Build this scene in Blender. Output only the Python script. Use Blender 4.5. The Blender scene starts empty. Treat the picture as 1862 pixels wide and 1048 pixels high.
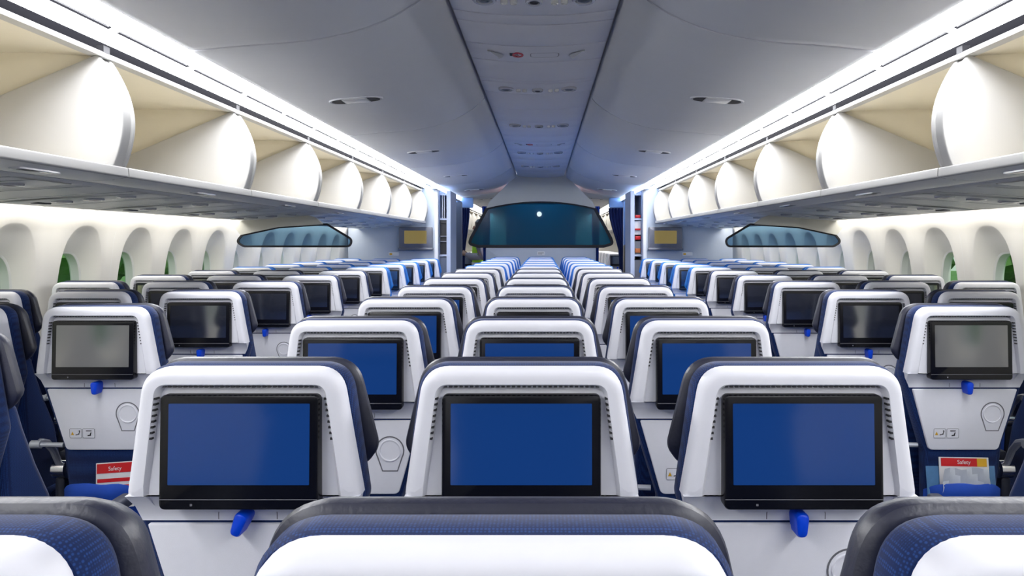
import bpy, bmesh, math, random
from mathutils import Vector, Matrix
random.seed(7)
sc = bpy.context.scene
COL = sc.collection

# ------------------------------------------------------------ camera, world, sun, exposure
cam_d = bpy.data.cameras.new('camera')
cam = bpy.data.objects.new('camera', cam_d)
COL.objects.link(cam)
CAMX, CAMZ = 0.038, 1.40
cam.location = (CAMX, 0, CAMZ)
cam.rotation_euler = (math.pi / 2, 0, 0)
cam_d.sensor_width = 36.0
cam_d.lens = 1398 / 1862 * 36.0
cam_d.shift_x = -(988 - 931) / 1862
cam_d.shift_y = -(524 - 440) / 1862
cam_d.clip_start = 0.02
cam_d.clip_end = 2000
sc.camera = cam

sc.view_settings.view_transform = 'Standard'
sc.view_settings.look = 'None'
sc.view_settings.gamma = 1.0
sc.view_settings.use_curve_mapping = False
sc.view_settings.exposure = 0.88

LED = 12.0          # cove light strength
WASH = 7.0        # hidden sidewall wash strength
SKY = 0.1

world = bpy.data.worlds.new('world')
sc.world = world
world.use_nodes = True
wn = world.node_tree
wn.nodes.clear()
wo = wn.nodes.new('ShaderNodeOutputWorld')
wb = wn.nodes.new('ShaderNodeBackground')
ws = wn.nodes.new('ShaderNodeTexSky')
ws.sky_type = 'NISHITA'
ws.sun_elevation = math.radians(50)
ws.sun_rotation = math.radians(200)
ws.sun_disc = False
ws.sun_intensity = 0.4
wb.inputs['Strength'].default_value = SKY
wn.links.new(ws.outputs[0], wb.inputs[0])
wn.links.new(wb.outputs[0], wo.inputs[0])

sun_d = bpy.data.lights.new('sun', 'SUN')
sun_d.energy = 2.6
sun_d.angle = math.radians(2)
sun = bpy.data.objects.new('sun', sun_d)
sun.rotation_euler = (math.radians(28), math.radians(6), 0)
COL.objects.link(sun)

# ------------------------------------------------------------ materials
def pmat(name, col, rough=0.5, metal=0.0, spec=0.5, emit=None, estr=0.0, coat=0.0):
    m = bpy.data.materials.new(name)
    m.use_nodes = True
    b = m.node_tree.nodes['Principled BSDF']
    b.inputs['Base Color'].default_value = (*col, 1)
    b.inputs['Roughness'].default_value = rough
    b.inputs['Metallic'].default_value = metal
    b.inputs['Specular IOR Level'].default_value = spec
    b.inputs['Coat Weight'].default_value = coat
    if emit:
        b.inputs['Emission Color'].default_value = (*emit, 1)
        b.inputs['Emission Strength'].default_value = estr
    return m

def noisy(m, scale=40, amt=0.12, bump=0.0, bscale=300):
    nt = m.node_tree
    b = nt.nodes['Principled BSDF']
    c = list(b.inputs['Base Color'].default_value)
    tc = nt.nodes.new('ShaderNodeTexCoord')
    n = nt.nodes.new('ShaderNodeTexNoise')
    n.inputs['Scale'].default_value = scale
    n.inputs['Detail'].default_value = 4
    nt.links.new(tc.outputs['Object'], n.inputs['Vector'])
    mx = nt.nodes.new('ShaderNodeMix')
    mx.data_type = 'RGBA'
    mx.inputs[6].default_value = (*[v * (1 - amt) for v in c[:3]], 1)
    mx.inputs[7].default_value = (*[min(1, v * (1 + amt)) for v in c[:3]], 1)
    nt.links.new(n.outputs[0], mx.inputs[0])
    nt.links.new(mx.outputs[2], b.inputs['Base Color'])
    if bump:
        n2 = nt.nodes.new('ShaderNodeTexNoise')
        n2.inputs['Scale'].default_value = bscale
        nt.links.new(tc.outputs['Object'], n2.inputs['Vector'])
        bp = nt.nodes.new('ShaderNodeBump')
        bp.inputs['Strength'].default_value = bump
        bp.inputs['Distance'].default_value = 0.002
        nt.links.new(n2.outputs[0], bp.inputs['Height'])
        nt.links.new(bp.outputs[0], b.inputs['Normal'])
    return m

def fabric(name, c1, c2, scale=230):
    m = pmat(name, c1, 0.85, spec=0.2)
    nt = m.node_tree
    b = nt.nodes['Principled BSDF']
    tc = nt.nodes.new('ShaderNodeTexCoord')
    v = nt.nodes.new('ShaderNodeTexVoronoi')
    v.inputs['Scale'].default_value = scale
    v.inputs['Randomness'].default_value = 0.15
    nt.links.new(tc.outputs['Object'], v.inputs['Vector'])
    r = nt.nodes.new('ShaderNodeValToRGB')
    r.color_ramp.elements[0].position = 0.25
    r.color_ramp.elements[0].color = (*c2, 1)
    r.color_ramp.elements[1].position = 0.5
    r.color_ramp.elements[1].color = (*c1, 1)
    nt.links.new(v.outputs['Distance'], r.inputs[0])
    nt.links.new(r.outputs[0], b.inputs['Base Color'])
    b.inputs['Sheen Weight'].default_value = 0.15
    return m

def glassy(name, tint, gloss=0.08, rough=0.02, mixcol=None, opaque=0.0, ior=1.45):
    """thin tinted pane: transparent tint + fresnel gloss (+ some pigment)"""
    m = bpy.data.materials.new(name)
    m.use_nodes = True
    nt = m.node_tree
    nt.nodes.clear()
    out = nt.nodes.new('ShaderNodeOutputMaterial')
    tr = nt.nodes.new('ShaderNodeBsdfTransparent')
    tr.inputs[0].default_value = (*tint, 1)
    gl = nt.nodes.new('ShaderNodeBsdfGlossy')
    gl.inputs['Roughness'].default_value = rough
    fr = nt.nodes.new('ShaderNodeFresnel')
    fr.inputs[0].default_value = ior
    base = tr.outputs[0]
    if opaque:
        df = nt.nodes.new('ShaderNodeBsdfDiffuse')
        df.inputs[0].default_value = (*mixcol, 1)
        m1 = nt.nodes.new('ShaderNodeMixShader')
        m1.inputs[0].default_value = opaque
        nt.links.new(tr.outputs[0], m1.inputs[1])
        nt.links.new(df.outputs[0], m1.inputs[2])
        base = m1.outputs[0]
    m2 = nt.nodes.new('ShaderNodeMixShader')
    nt.links.new(fr.outputs[0], m2.inputs[0])
    nt.links.new(base, m2.inputs[1])
    nt.links.new(gl.outputs[0], m2.inputs[2])
    nt.links.new(m2.outputs[0], out.inputs[0])
    return m

def emitter(name, col, s):
    m = bpy.data.materials.new(name)
    m.use_nodes = True
    nt = m.node_tree
    nt.nodes.clear()
    o = nt.nodes.new('ShaderNodeOutputMaterial')
    e = nt.nodes.new('ShaderNodeEmission')
    e.inputs[0].default_value = (*col, 1)
    e.inputs[1].default_value = s
    nt.links.new(e.outputs[0], o.inputs[0])
    return m

WHITE = noisy(pmat('shell_white', (0.84, 0.84, 0.90), 0.42), 30, 0.02)
TRAY = noisy(pmat('tray_grey_white', (0.87, 0.87, 0.93), 0.5), 60, 0.02, 0.15, 900)
SEAM = pmat('seam_grey', (0.16, 0.16, 0.18), 0.6)
SLOT = pmat('slot_dark', (0.02, 0.02, 0.025), 0.7)
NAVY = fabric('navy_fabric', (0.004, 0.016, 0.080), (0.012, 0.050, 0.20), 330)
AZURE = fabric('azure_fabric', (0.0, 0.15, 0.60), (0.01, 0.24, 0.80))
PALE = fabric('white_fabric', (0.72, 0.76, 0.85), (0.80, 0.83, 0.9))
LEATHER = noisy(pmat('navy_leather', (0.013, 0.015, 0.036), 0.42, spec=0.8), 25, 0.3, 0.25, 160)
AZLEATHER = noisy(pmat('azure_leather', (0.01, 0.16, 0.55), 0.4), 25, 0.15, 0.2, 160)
PLEATHER = noisy(pmat('white_leather', (0.75, 0.78, 0.85), 0.4), 25, 0.05, 0.2, 160)
BLUEPL = pmat('blue_plastic', (0.0, 0.06, 0.72), 0.35)
POCKET = noisy(pmat('blue_pocket', (0.004, 0.06, 0.42), 0.75), 14, 0.25, 0.3, 60)
BEZEL = pmat('bezel_black', (0.004, 0.004, 0.006), 0.22, spec=0.5)
CHROME = pmat('chrome', (0.72, 0.72, 0.75), 0.18, metal=1.0)
ARMW = pmat('arm_grey', (0.58, 0.60, 0.66), 0.35, metal=0.2)
PAD = pmat('arm_pad', (0.03, 0.035, 0.06), 0.5)
FRAME = pmat('frame_metal', (0.30, 0.31, 0.33), 0.4, metal=0.8)
SCR_REFL = pmat('screen_blue_reflection', (0.004, 0.008, 0.03), 0.12, spec=0.5, emit=(0.008, 0.085, 0.40), estr=0.22)  # blue reflection of the seat fabric put in as a weak glow
SCR_REFL.node_tree.nodes['Principled BSDF'].inputs['IOR'].default_value = 1.7
SCR_OFF = pmat('screen_grey', (0.02, 0.024, 0.04), 0.09, spec=0.5)
SCR_OFF.node_tree.nodes['Principled BSDF'].inputs['IOR'].default_value = 3.1
CEIL = noisy(pmat('ceiling_grey', (0.62, 0.635, 0.685), 0.6, spec=0.25), 8, 0.02)
STRIP = noisy(pmat('strip_grey', (0.74, 0.75, 0.81), 0.5, spec=0.3), 8, 0.02)
COVEGAP = pmat('cove_gap_black', (0.004, 0.004, 0.006), 0.9, spec=0.1)
JOINT = pmat('joint_grey', (0.50, 0.51, 0.56), 0.7)
GAP = pmat('gap_dark', (0.05, 0.052, 0.065), 0.7)
BINW = noisy(pmat('bin_white', (0.49, 0.485, 0.475), 0.55), 12, 0.015)
BINI = noisy(pmat('bin_beige', (0.78, 0.725, 0.60), 0.5), 12, 0.02)
UNDER = noisy(pmat('under_grey', (0.86, 0.85, 0.82), 0.4), 12, 0.02)
WALL = noisy(pmat('wall_cream', (0.83, 0.81, 0.76), 0.55), 9, 0.02)
WFRAME = pmat('window_frame_white', (0.72, 0.72, 0.70), 0.4)
WALLBOUNCE = noisy(pmat('wall_bounce_white', (0.84, 0.84, 0.86), 0.5), 9, 0.02)
PANE = glassy('window_glass', (0.55, 0.66, 0.52), ior=1.16)
CARPET = noisy(pmat('carpet_blue', (0.02, 0.03, 0.07), 0.95), 200, 0.4)
BULK = noisy(pmat('bulkhead_blue_grey', (0.50, 0.56, 0.66), 0.5), 20, 0.03)
TRIMW = pmat('trim_white', (0.78, 0.80, 0.84), 0.4)
LBLUE = pmat('header_light_blue', (0.24, 0.40, 0.75), 0.4)
BEIGE = noisy(pmat('header_beige', (0.62, 0.61, 0.56), 0.5), 10, 0.02)
DPANEL = pmat('panel_slate', (0.14, 0.17, 0.24), 0.5)
BLACK = pmat('black_plastic', (0.012, 0.013, 0.018), 0.4)
TVG = pmat('tv_frame_grey', (0.20, 0.205, 0.24), 0.4, metal=0.3)
TVSCR = pmat('tv_screen_gold', (0.10, 0.08, 0.03), 0.3, emit=(0.36, 0.27, 0.08), estr=0.26)
CLOS = noisy(pmat('closet_pale_blue', (0.50, 0.57, 0.74), 0.45), 15, 0.02)
ORNG = pmat('orange', (0.55, 0.17, 0.05), 0.5)
CURT = noisy(pmat('curtain_navy', (0.008, 0.022, 0.13), 0.9), 60, 0.3)
CURTB = noisy(pmat('curtain_blue', (0.006, 0.05, 0.36), 0.9), 60, 0.3)
RED = pmat('red', (0.62, 0.01, 0.015), 0.4)
CARDW = pmat('card_white', (0.78, 0.78, 0.78), 0.5)
CARDB = noisy(pmat('card_blue', (0.10, 0.24, 0.45), 0.35), 18, 0.5)
YELL = pmat('amber', (0.75, 0.42, 0.02), 0.5)
LED_M = emitter('led_white', (0.97, 0.98, 1.0), LED)
LED_L = emitter('led_white_low', (0.97, 0.98, 1.0), LED * 1.5)
LED_B = emitter('led_blue', (0.62, 0.76, 1.0), 5.0)
GALLEY_FILL = emitter('galley_fill_lens', (0.86, 0.92, 1.0), 45.0)
LED_F = emitter('led_front', (1.0, 0.96, 0.88), LED * 0.55)
WASH_M = emitter('led_wash', (1.0, 0.97, 0.90), WASH)
GLASS_C = glassy('divider_glass_dark', (0.02, 0.16, 0.27), mixcol=(0.004, 0.08, 0.16), opaque=0.6, rough=0.12, ior=1.22)
GLASS_S = glassy('divider_glass_blue', (0.13, 0.25, 0.36), rough=0.05)
LGREY = pmat('lens_ceiling_grey', (0.62, 0.63, 0.66), 0.3)
CLEAR = pmat('lens_grey', (0.5, 0.51, 0.55), 0.15)
LENSW = pmat('lens_bright', (0.75, 0.75, 0.72), 0.2)

# ------------------------------------------------------------ mesh helpers
def link(o, parent=None):
    COL.objects.link(o)
    if parent:
        o.parent = parent
    return o

def mk(name, V, F, mats, parent=None, loc=(0, 0, 0), smooth=35, mi=None):
    me = bpy.data.meshes.new(name)
    me.from_pydata([tuple(v) for v in V], [], F)
    if not isinstance(mats, (list, tuple)):
        mats = [mats]
    for m in mats:
        me.materials.append(m)
    if mi:
        me.polygons.foreach_set('material_index', mi)
    bm = bmesh.new()
    bm.from_mesh(me)
    bmesh.ops.recalc_face_normals(bm, faces=bm.faces)
    bm.to_mesh(me)
    bm.free()
    if smooth:
        me.polygons.foreach_set('use_smooth', [True] * len(me.polygons))
        me.set_sharp_from_angle(angle=math.radians(smooth))
    me.update()
    o = bpy.data.objects.new(name, me)
    o.location = loc
    return link(o, parent)

class MB:
    """collects geometry for ONE mesh object"""
    def __init__(s):
        s.V, s.F, s.M = [], [], []
    def add(s, V, F, mi=0):
        n = len(s.V)
        s.V += [tuple(v) for v in V]
        s.F += [tuple(i + n for i in f) for f in F]
        s.M += [mi] * len(F)
        return s
    def box(s, x0, x1, y0, y1, z0, z1, mi=0):
        V = [(x, y, z) for x in (x0, x1) for y in (y0, y1) for z in (z0, z1)]
        return s.add(V, [(0, 1, 3, 2), (4, 6, 7, 5), (0, 4, 5, 1), (2, 3, 7, 6), (0, 2, 6, 4), (1, 5, 7, 3)], mi)
    def loft(s, rings, cap0=True, cap1=True, mi=0, closed=True):
        n = len(rings[0])
        V = [p for r in rings for p in r]
        F = []
        for k in range(len(rings) - 1):
            for i in range(n if closed else n - 1):
                j = (i + 1) % n
                F.append((k * n + i, k * n + j, (k + 1) * n + j, (k + 1) * n + i))
        if cap0: F.append(tuple(range(n)))
        if cap1: F.append(tuple(range((len(rings) - 1) * n, len(rings) * n)))
        return s.add(V, F, mi)
    def tube(s, pts, r, seg=10, mi=0, caps=True):
        pts = [Vector(p) for p in pts]
        rr = r if isinstance(r, (list, tuple)) else [r] * len(pts)
        rings = []
        for i, p in enumerate(pts):
            d = (pts[min(i + 1, len(pts) - 1)] - pts[max(i - 1, 0)]).normalized()
            up = Vector((0, 0, 1)) if abs(d.z) < 0.9 else Vector((1, 0, 0))
            a = d.cross(up).normalized()
            b = d.cross(a)
            rings.append([p + (a * math.cos(t) + b * math.sin(t)) * rr[i] for t in [2 * math.pi * k / seg for k in range(seg)]])
        return s.loft(rings, caps, caps, mi)
    def obj(s, name, mats, parent=None, loc=(0, 0, 0), smooth=35):
        return mk(name, s.V, s.F, mats, parent, loc, smooth, s.M)

def inset(P, d):
    """inset a counter-clockwise polygon by d (negative grows it)"""
    n = len(P)
    out = []
    for i in range(n):
        p0, p1, p2 = Vector(P[i - 1]), Vector(P[i]), Vector(P[(i + 1) % n])
        e1, e2 = (p1 - p0).normalized(), (p2 - p1).normalized()
        n1, n2 = Vector((-e1.y, e1.x)), Vector((-e2.y, e2.x))
        m = (n1 + n2)
        k = d / max(0.3, 1 + n1.dot(n2))
        q = p1 + m * k
        out.append((q.x, q.y))
    return out

def rp(P, R, seg=9):
    n = len(P)
    out = []
    for i in range(n):
        p0, p1, p2 = Vector(P[i - 1]), Vector(P[i]), Vector(P[(i + 1) % n])
        a, b = (p0 - p1), (p2 - p1)
        r = R[i] if isinstance(R, (list, tuple)) else R
        ang = a.angle(b)
        t = min(r / max(1e-4, math.tan(ang / 2)), a.length * 0.48, b.length * 0.48)
        A, B = p1 + a.normalized() * t, p1 + b.normalized() * t
        for k in range(seg + 1):
            u = k / seg
            q = A * (1 - u) ** 2 + p1 * 2 * u * (1 - u) * 0.97 + (A + B) * 0.5 * 2 * u * (1 - u) * 0.03 + B * u ** 2
            out.append((q.x, q.y))
    return out

def sym(right):
    """right-hand corners bottom->top, mirrored: counter-clockwise closed polygon in x,z"""
    return list(right) + [(-x, z) for x, z in reversed(right)]

LEAN, ZT = 0.05, 1.18
def lean(ring, off):
    return [(x, off + (ZT - z) * LEAN, z) for x, z in ring]

def slab(P, R, offs, seg=9):
    """rings of a leaning plate: offs = [(inset, depth), ...]"""
    return [lean(rp(inset(P, d), [max(0.002, r - d) for r in R], seg), o) for d, o in offs]

def rbox(mb, x0, x1, y0, y1, z0, z1, r=0.01, axis='y', seg=4, mi=0):
    b = r * 0.6
    if axis == 'y':
        P = [(x0, z0), (x1, z0), (x1, z1), (x0, z1)]; f = lambda q, t: [(a, t, c) for a, c in q]; t0, t1 = y0, y1
    elif axis == 'x':
        P = [(y0, z0), (y1, z0), (y1, z1), (y0, z1)]; f = lambda q, t: [(t, a, c) for a, c in q]; t0, t1 = x0, x1
    else:
        P = [(x0, y0), (x1, y0), (x1, y1), (x0, y1)]; f = lambda q, t: [(a, c, t) for a, c in q]; t0, t1 = z0, z1
    rings = []
    for d, t in ((b, t0), (b * .3, t0 + b * .3), (0, t0 + b), (0, t1 - b), (b * .3, t1 - b * .3), (b, t1)):
        rings.append(f(rp(inset(P, d), max(0.001, r - d), seg), t))
    mb.loft(rings, mi=mi)
    return mb

def ribbon(pts, w, closed=True):
    """flat outline of width w in x,z -> two point lists"""
    n = len(pts)
    A, B = [], []
    for i in range(n):
        p0, p1 = Vector(pts[i - 1 if (closed or i) else 0]), Vector(pts[(i + 1) % n if (closed or i < n - 1) else i])
        d = (p1 - p0)
        if d.length < 1e-7: d = Vector((1, 0))
        d.normalize()
        nrm = Vector((-d.y, d.x)) * w / 2
        p = Vector(pts[i])
        A.append(tuple(p + nrm)); B.append(tuple(p - nrm))
    return A, B

def ribbon_mesh(mb, pts, w, place, closed=True, mi=0):
    A, B = ribbon(pts, w, closed)
    return mb.loft([[place(p) for p in A], [place(p) for p in B]], False, False, mi, closed)

def tag(o, label=None, cat=None, group=None, kind=None):
    if label: o['label'] = label
    if cat: o['category'] = cat
    if group: o['group'] = group
    if kind: o['kind'] = kind
    return o

def thing(name, label, cat, loc=(0, 0, 0), group=None, rz=0):
    o = bpy.data.objects.new(name, None)
    o.empty_display_size = 0.1
    o.location = loc
    o.rotation_euler = (0, 0, rz)
    link(o)
    return tag(o, label, cat, group)

def structure(o):
    o['kind'] = 'structure'
    return o

def kids(o, tree):
    return tree.get(o.name, [])

def copy_tree(o, parent=None):
    c = o.copy()
    COL.objects.link(c)
    c.parent = parent
    for ch in list(o.children):
        copy_tree(ch, c)
    return c

ORD = ['nearest', 'second', 'third', 'fourth', 'fifth', 'sixth', 'seventh', 'eighth', 'ninth', 'tenth',
       'eleventh', 'twelfth', 'thirteenth', 'fourteenth', 'fifteenth', 'sixteenth', 'seventeenth']

# ------------------------------------------------------------ room shell
Y0, Y1, YB, YF = -2.5, 20.13, 10.40, 21.0
def extrude_y(prof, y0, y1, ys=None):
    ys = ys or [y0, y1]
    mb = MB()
    mb.loft([[(x, y, z) for x, z in prof] for y in ys], False, False, 0, False)
    return mb

mb = MB(); mb.box(-2.9, 2.9, Y0, YF, -0.05, 0)
structure(mb.obj('floor', CARPET))
mb = MB(); mb.box(-2.9, 2.9, Y0 - 0.1, Y0, -0.05, 2.6)
structure(mb.obj('wall_bounce', WALLBOUNCE))  # unseen rear wall, set close and white to bounce light forward
mb = MB(); mb.box(-2.9, 2.9, YF, YF + 0.1, -0.05, 2.6)
structure(mb.obj('wall_front', WALL))

# ceiling panels, one mesh each, between the joints
PROF = [(0.376, 2.455), (0.384, 2.425), (0.41, 2.392), (0.47, 2.345), (0.53, 2.308), (0.59, 2.277), (0.66, 2.249), (0.74, 2.225),
        (0.82, 2.208), (0.90, 2.195), (1.0, 2.186), (1.1, 2.180), (1.22, 2.170), (1.33, 2.158), (1.355, 2.156), (1.368, 2.162), (1.372, 2.18), (1.372, 2.21)]
joints = [3.05 + 2.44 * k for k in range(-3, 8)]
for s in (-1, 1):
    for a, b in zip(joints[:-1], joints[1:]):
        rings = []
        for y, dz in ((a + .012, .012), (a + .012, .002), (a + .016, .0), (b - .06, 0), (b - .016, 0), (b - .012, .002), (b - .012, .012)):
            rings.append([(s * x, y, z + dz) for x, z in PROF])
        m = MB(); m.loft(rings, False, False, 0, False)
        structure(m.obj('ceiling', CEIL))
m = MB(); m.box(-1.6, 1.6, Y0, YF, 2.50, 2.55)
for s in (-1, 1):   # dark backing right above the panels so the joints read as gaps
    P2 = [(x, z + .007) for x, z in PROF[1:-3]]
    m.loft([[(s * x, y, z) for x, z in P2] for y in (Y0, YF)], False, False, 0, False)
structure(m.obj('ceiling', JOINT))

# sidewalls with windows
def wallx(z):
    pts = [(0, 2.60), (.5, 2.685), (.8, 2.70), (1.1, 2.695), (1.4, 2.66), (1.5, 2.64), (1.6, 2.605), (1.7, 2.55), (1.85, 2.45)]
    for (a, xa), (b, xb) in zip(pts[:-1], pts[1:]):
        if z <= b:
            t = (z - a) / (b - a); t = max(0, t)
            return xa + (xb - xa) * t
    return pts[-1][1]

WP = 0.61
wcent = [4.52 + WP * k for k in range(-11, 10)]
def sup(a, b, e, t):
    c, s_ = math.cos(t), math.sin(t)
    return (a * math.copysign(abs(c) ** (2 / e), c), b * math.copysign(abs(s_) ** (2 / e), s_))
NW = 48
winc = 0
for s, side in ((-1, 'left'), (1, 'right')):
    mb = MB()
    for yc in wcent:
        zc = 1.14
        def rect(t):
            c, s_ = math.cos(t), math.sin(t)
            k = 1e9
            if abs(c) > 1e-6: k = min(k, WP / 2 / abs(c))
            if s_ > 1e-6: k = min(k, (1.58 - zc) / s_)
            if s_ < -1e-6: k = min(k, (zc - .58) / -s_)
            return (c * k, s_ * k)
        angs = [2 * math.pi * i / NW for i in range(NW)]
        corners = [math.atan2(1.58 - zc, WP / 2), math.pi - math.atan2(1.58 - zc, WP / 2),
                   math.pi + math.atan2(zc - .58, WP / 2), 2 * math.pi - math.atan2(zc - .58, WP / 2)]
        for ca in corners:
            i = min(range(NW), key=lambda q: abs(angs[q] - ca))
            angs[i] = ca
        r0 = [rect(t) for t in angs]
        r2 = [sup(.212, .36, 2.5, t) for t in angs]
        r3 = [sup(.204, .352, 2.5, t) for t in angs]
        r4 = [sup(.19, .335, 2.5, t) for t in angs]
        r6 = [sup(.150, .245, 3.0, t) for t in angs]
        P = lambda y, z, dx: (s * (wallx(z) + dx), yc + y, z)
        rings = [[P(y, zc + z, 0) for y, z in r0],
                 [P(.5 * (a[0] + b[0]), zc + .5 * (a[1] + b[1]), 0) for a, b in zip(r0, r2)],
                 [P(y, zc + z, 0) for y, z in r2],
                 [P(y, zc + z, .004) for y, z in r3],
                 [P(y, zc + z, .018) for y, z in r4],
                 [(s * (.5 * (wallx(zc + a[1]) + .018) + .5 * 2.765), yc + .5 * (a[0] + b[0]), .5 * (zc + a[1]) + .5 * (1.095 + b[1])) for a, b in zip(r4, r6)],
                 [(s * 2.768, yc + y, 1.095 + z) for y, z in r6]]
        mb.loft(rings, False, False)
        for za, zb in ((0, .58), (1.58, 1.85)):
            zz = [za + (zb - za) * k / 6 for k in range(7)]
            mb.loft([[(s * wallx(z), y, z) for z in zz] for y in (yc - WP / 2, yc + WP / 2)], False, False, 0, False)
        winc += 1
        w = MB()
        ra = [sup(.150, .245, 3.0, t) for t in angs]
        rb = [sup(.142, .236, 3.0, t) for t in angs]
        rc = [sup(.163, .258, 3.0, t) for t in angs]
        pl = lambda r, x: [(s * x, yc + y, 1.095 + z) for y, z in r]
        w.loft([pl(rc, 2.766), pl(ra, 2.768), pl(rb, 2.776), pl(rb, 2.830), pl(rc, 2.831)], False, False)
        wo_ = structure(w.obj('window_%d' % winc, WFRAME))
        g = MB(); g.loft([pl(rb, 2.824)], True, False)
        g.obj('window_pane', PANE, wo_)
    # plain wall behind the first and past the last window
    zz = [1.85 * k / 24 for k in range(25)]
    for a, b in ((Y0, wcent[0] - WP / 2), (wcent[-1] + WP / 2, YF)):
        mb.loft([[(s * wallx(z), y, z) for z in zz] for y in (a, b)], False, False, 0, False)
    structure(mb.obj('wall_%s' % side, WALL, smooth=40))
    # panel seams every second window
    mb = MB()
    for k in range(0, len(wcent), 2):
        y = wcent[k] - WP / 2
        zz = [.3 + (1.6 - .3) * q / 14 for q in range(15)]
        mb.loft([[(s * (wallx(z) - .0012), yy, z) for z in zz] for yy in (y - .0022, y + .0022)], False, False, 0, False)
    structure(mb.obj('trim_%d' % (1 if s < 0 else 2), UNDER))
    # upper shell above the bins and outer skin so no light leaks
    mb = MB()
    mb.loft([[(s * x, y, z) for x, z in ((2.45, 1.85), (2.3, 2.3), (1.5, 2.52))] for y in (Y0, YF)], False, False, 0, False)
    structure(mb.obj('wall_%s' % side, GAP))

# service-unit rail under the bins (structure), then the dark groove beside it
for s, n in ((-1, 3), (1, 4)):
    for a, b in ((Y0, YB), (13.4, YF)):
        pr = [(1.768, 1.66), (1.768, 1.636), (1.785, 1.628), (2.0, 1.612), (2.25, 1.593), (2.44, 1.577), (2.462, 1.578), (2.468, 1.59), (2.468, 1.60)]
        structure(extrude_y([(s * x, z) for x, z in pr], a, b).obj('trim_%d' % n, UNDER))
        structure(extrude_y([(s * x, z) for x, z in ((1.72, 1.655), (1.80, 1.66), (2.47, 1.63))], a, b).obj('trim_%d' % (n + 2), GAP))

# hidden sidewall wash strips: the light sits behind the outer edge of the rail
for s, side in ((-1, 'left'), (1, 'right')):
    for a, b, nm in ((Y0 + .05, YB - .05, 'main cabin'), (13.5, YF - .1, 'front cabin')):
        mb = MB()
        mb.loft([[(s * 2.475, y, 1.606), (s * 2.54, y, 1.622)] for y in (a, b)], False, False, 0, False)
        o = mb.obj('wash_light', WASH_M)
        tag(o, 'warm wash light strip along the %s wall of the %s, above the windows' % (side, nm), 'light strip', 'wall wash lights')

# ------------------------------------------------------------ central ceiling strip
def stripz(x): return 2.425 - 0.028 * (1 - (x / .36) ** 2)
XS = [-.36 + .72 * k / 24 for k in range(25)]
def strip_panel(y0, y1):
    m = MB()
    rings = []
    for y, dz in ((y0 + .006, .02), (y0 + .006, .003), (y0 + .011, 0), (y1 - .011, 0), (y1 - .006, .003), (y1 - .006, .02)):
        rings.append([(-.36, y, 2.45 + dz)] + [(x, y, stripz(x) + dz) for x in XS] + [(.36, y, 2.45 + dz)])
    m.loft(rings, False, False, 0, False)
    return m
segs = [(-2.5, 1.2, 'p'), (1.2, 1.55, 'L'), (1.55, 2.4, 'p'), (2.4, 2.95, 'p'), (2.95, 3.395, 'L'), (3.395, 3.54, 'p'), (3.54, 3.93, 'p'), (3.93, 4.28, 'S'), (4.28, 4.78, 'p'),
        (4.78, 4.87, 'p'), (4.87, 5.2, 'L'), (5.2, 5.82, 'p'), (5.82, 6.44, 'p'), (6.44, 6.77, 'L'), (6.77, 7.3, 'p'), (7.3, 7.72, 'p'), (7.72, 8.07, 'S'),
        (8.07, 8.45, 'p'), (8.45, 8.8, 'L'), (8.8, 9.4, 'p'), (9.4, 10.0, 'p'), (10.0, 10.35, 'L'), (10.35, 11.0, 'p'), (11.0, 11.95, 'p')]
def disc(m, cx, cy, z, r, h, seg=20, mi=0, sy=1.0):
    rings = [[(cx + q * math.cos(t), cy + sy * q * math.sin(t), zz) for t in [2 * math.pi * k / seg for k in range(seg)]]
             for q, zz in ((r, z + .004), (r, z - h * .6), (r * .93, z - h), (r * .7, z - h), (r * .64, z - h * .3))]
    m.loft(rings, False, True, mi)
lc = scn = 0
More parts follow.
